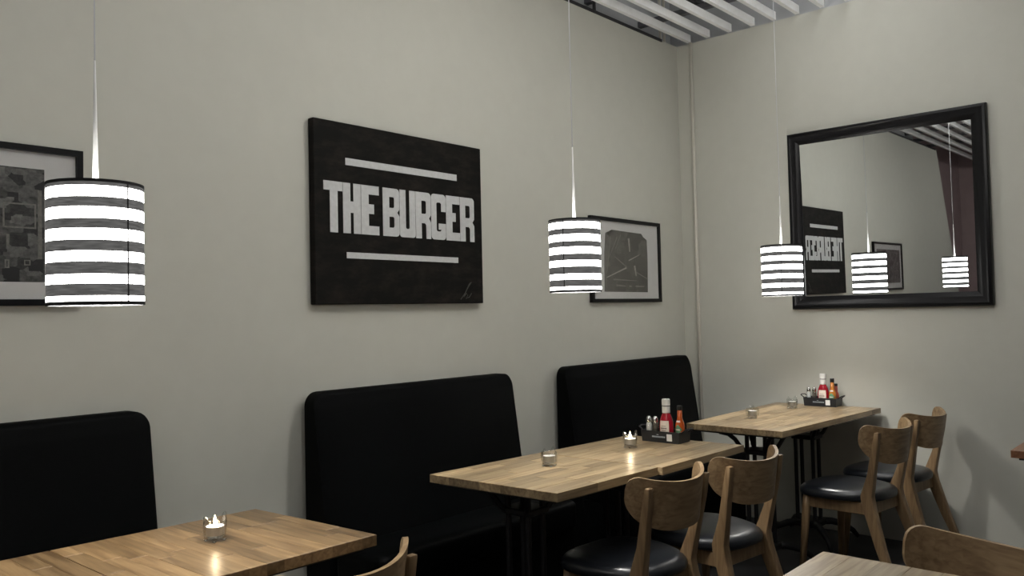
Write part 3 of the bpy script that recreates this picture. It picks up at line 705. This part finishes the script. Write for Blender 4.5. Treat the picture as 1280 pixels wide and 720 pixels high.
# ---------------------------------------------------------------- condiment trays and what stands in them
def make_tray(label):
    t = empty('condiment_tray'); tag(t, label, 'tray', 'black condiment trays')
    bm = bmesh.new(); a, b, h = 0.052, 0.098, 0.050
    O = [bm.verts.new(p) for p in ((-a + .004, -b + .004, 0), (a - .004, -b + .004, 0), (a - .004, b - .004, 0), (-a + .004, b - .004, 0))]
    T = [bm.verts.new(p) for p in ((-a, -b, h), (a, -b, h), (a, b, h), (-a, b, h))]
    I = [bm.verts.new(p) for p in ((-a + .004, -b + .004, h), (a - .004, -b + .004, h), (a - .004, b - .004, h), (-a + .004, b - .004, h))]
    J = [bm.verts.new(p) for p in ((-a + .007, -b + .007, .004), (a - .007, -b + .007, .004), (a - .007, b - .007, .004), (-a + .007, b - .007, .004))]
    bm.faces.new(O[::-1]); bm.faces.new(J)
    for p, q in ((O, T), (T, I), (I, J)):
        for i in range(4): bm.faces.new((p[i], p[(i+1) % 4], q[(i+1) % 4], q[i]))
    bx_ = obj('tray_body', bm, M_PLASTIC, t)
    for s in (-1, 1):
        bm = tube(bmesh.new(), [(-0.03, s*b, h - 0.004), (-0.03, s*(b + 0.022), h + 0.012), (0.0, s*(b + 0.028), h + 0.015), (0.03, s*(b + 0.022), h + 0.012), (0.03, s*b, h - 0.004)], 0.003, 6)
        obj('handle', bm, M_DARKMETAL, t, smooth=True)
    # blank white sticker and a faint worn wordmark with its little peak on the long side facing the room
    def xf(z): return -a + .004 - .004*z/h
    bm = bmesh.new(); box(bm, (xf(.025) - .0022, -0.062, 0.010), (xf(.025) + .001, -0.036, 0.040)); obj('sticker', bm, M_WHITE, t)
    bm = bmesh.new(); y = 0.040
    for w in (.006, .005, .004, .006, .007, .005, .006, .007, .006):
        box(bm, (xf(.025) - .0016, y - w, 0.022), (xf(.025) + .001, y, 0.0285)); y -= w + .0018
    box(bm, (xf(.036) - .0012, 0.006, 0.033), (xf(.036) + .001, 0.016, 0.036))
    obj('print', bm, M_PALEINK, t)
    return t
def shaker(label, fill, nm, group):
    t = empty(nm); tag(t, label, 'shaker', group)
    obj('glass_body', lathe(bmesh.new(), [(0, 0), (0.0140, 0), (0.0140, 0.070), (0.0120, 0.082), (0.0104, 0.082), (0.0124, 0.070), (0.0124, 0.003), (0, 0.003)], 20), M_CLEAR, t, smooth=True)
    obj('filling', lathe(bmesh.new(), [(0, 0.0035), (0.0122, 0.0035), (0.0122, 0.070), (0.009, 0.078), (0, 0.079)], 20), fill, t)
    obj('cap', lathe(bmesh.new(), [(0.0122, 0.080), (0.0128, 0.085), (0.011, 0.098), (0.009, 0.103), (0.006, 0.1065), (0, 0.108)], 20), M_CHROME, t, smooth=True)
    return t
def ketchup(label):
    t = empty('ketchup_bottle'); tag(t, label, 'bottle', 'ketchup bottles in the trays')
    sx, sy = 0.78, 1.0
    prof = [(0, 0), (0.029, 0), (0.032, 0.004), (0.033, 0.03), (0.033, 0.068), (0.0315, 0.085), (0.027, 0.102), (0.021, 0.117), (0.0165, 0.125), (0.0165, 0.130), (0, 0.130)]
    obj('body', lathe(bmesh.new(), prof, 32, sx=sx, sy=sy), M_KETCHUP, t, smooth=True)
    obj('collar', lathe(bmesh.new(), [(0.0168, 0.125), (0.0178, 0.126), (0.0176, 0.154), (0.0, 0.154)], 24), M_WHITE, t)
    obj('cap', lathe(bmesh.new(), [(0, 0.158), (0.0185, 0.158), (0.0185, 0.184), (0.016, 0.187), (0, 0.187)], 24), M_WHITE, t)
    obj('cap_groove', lathe(bmesh.new(), [(0.0162, 0.153), (0.0165, 0.159)], 24), M_BLACKCAP, t)
    lb = lathe(bmesh.new(), [(0.0335, 0.026), (0.0338, 0.034), (0.0338, 0.068), (0.0323, 0.085), (0.0308, 0.091)], 12, PI - 0.62, PI + 0.78, sx, sy)
    lo = obj('label', lb, M_CREAM, t, smooth=True)
    ink = bmesh.new()
    for z0, z1, d in ((0.046, 0.0495, 0.35), (0.054, 0.0610, 0.45), (0.066, 0.069, 0.35)):
        lathe(ink, [(0.0341, z0), (0.0341, z1)], 8, PI - d, PI + d, sx, sy)
    obj('print', ink, M_INK, lo)
    return t
def sauce(label, fill, cap_h, labmat, k=1.0, name='sauce_bottle'):
    t = empty(name); tag(t, label, 'bottle', 'slim sauce bottles in the trays')
    obj('body', lathe(bmesh.new(), [(0, 0), (0.019*k, 0), (0.021*k, 0.004), (0.021*k, 0.070*k), (0.019*k, 0.082*k), (0.0135*k, 0.095*k), (0.0115*k, 0.105*k), (0.0105*k, 0.140*k), (0, 0.140*k)], 24), fill, t, smooth=True)
    obj('cap', lathe(bmesh.new(), [(0.0, 0.139*k), (0.0118*k, 0.139*k), (0.0118*k, 0.139*k + cap_h), (0.0105*k, 0.142*k + cap_h), (0, 0.142*k + cap_h)], 20), M_BLACKCAP, t)
    if labmat:
        lb = bmesh.new()                  # diamond-shaped label
        rows = [(0.026, 0.12), (0.040, 0.6), (0.053, 1.0), (0.064, 0.6), (0.0745, 0.15)]
        prev = None
        for z, d in rows:
            cur = [lb.verts.new((0.0214*k*math.cos(PI + d*(-1 + 2*i/8)), 0.0214*k*math.sin(PI + d*(-1 + 2*i/8)), z*k)) for i in range(9)]
            if prev:
                for i in range(8): lb.faces.new((prev[i], prev[i+1], cur[i+1], cur[i]))
            prev = cur
        l = obj('label', lb, labmat, t, smooth=True)
        bd = bmesh.new(); lathe(bd, [(0.0217*k, 0.050*k), (0.0217*k, 0.056*k)], 8, PI - 0.5, PI + 0.5); obj('print', bd, M_CREAM, l)
        nk = bmesh.new(); lathe(nk, [(0.0182*k, 0.0855*k), (0.0150*k, 0.0930*k)], 8, PI - 0.6, PI + 0.6); obj('neck_label', nk, M_CREAM, t)
    return t
ZI = ZT + 0.0042
t1 = make_tray('black tray of sauces on the middle tables, the nearer one'); t1.location = (3.236, 1.990, ZT); t1.rotation_euler.z = 0.0
t2 = copy_tree(t1); tag(t2, 'black tray of sauces by the right wall, the farther one', 'tray', 'black condiment trays'); t2.location = (4.905, 1.928, ZT)
def put(o, tx, ty, dx, dy, rz=0): o.location = (tx + dx, ty + dy, ZI); o.rotation_euler.z = rz; return o
SH = 'glass salt and pepper shakers'
s = put(shaker('salt shaker with white filling in the nearer sauce tray', M_SALT, 'salt_shaker', SH), 3.236, 1.990, -0.022, 0.073)
p = put(shaker('dark pepper shaker in the nearer sauce tray', M_PEPPER, 'pepper_shaker', SH), 3.236, 1.990, -0.018, 0.0415)
k_ = put(ketchup('red ketchup bottle in the nearer sauce tray'), 3.236, 1.990, -0.008, -0.010)
h_ = put(sauce('orange hot sauce bottle with a green label in the nearer tray', M_HOT, 0.016, M_GREEN), 3.236, 1.990, 0.010, -0.0685)
c = put(copy_tree(s), 4.905, 1.928, -0.024, 0.073); tag(c, 'salt shaker with white filling in the sauce tray by the wall', 'shaker', SH)
c = put(copy_tree(p), 4.905, 1.928, -0.020, 0.0415); tag(c, 'dark pepper shaker in the sauce tray by the wall', 'shaker', SH)
c = put(copy_tree(k_), 4.905, 1.928, -0.014, -0.010); tag(c, 'red ketchup bottle in the sauce tray by the wall', 'bottle', 'ketchup bottles in the trays')
put(sauce('amber sauce bottle with a tall black cap in the tray by the wall', M_AMBER, 0.020, M_GREEN), 4.905, 1.928, -0.018, -0.0660)
put(sauce('short red brown sauce bottle at the end of the tray by the wall', M_REDBROWN, 0.012, None, 0.82), 4.905, 1.928, 0.0245, -0.0715)
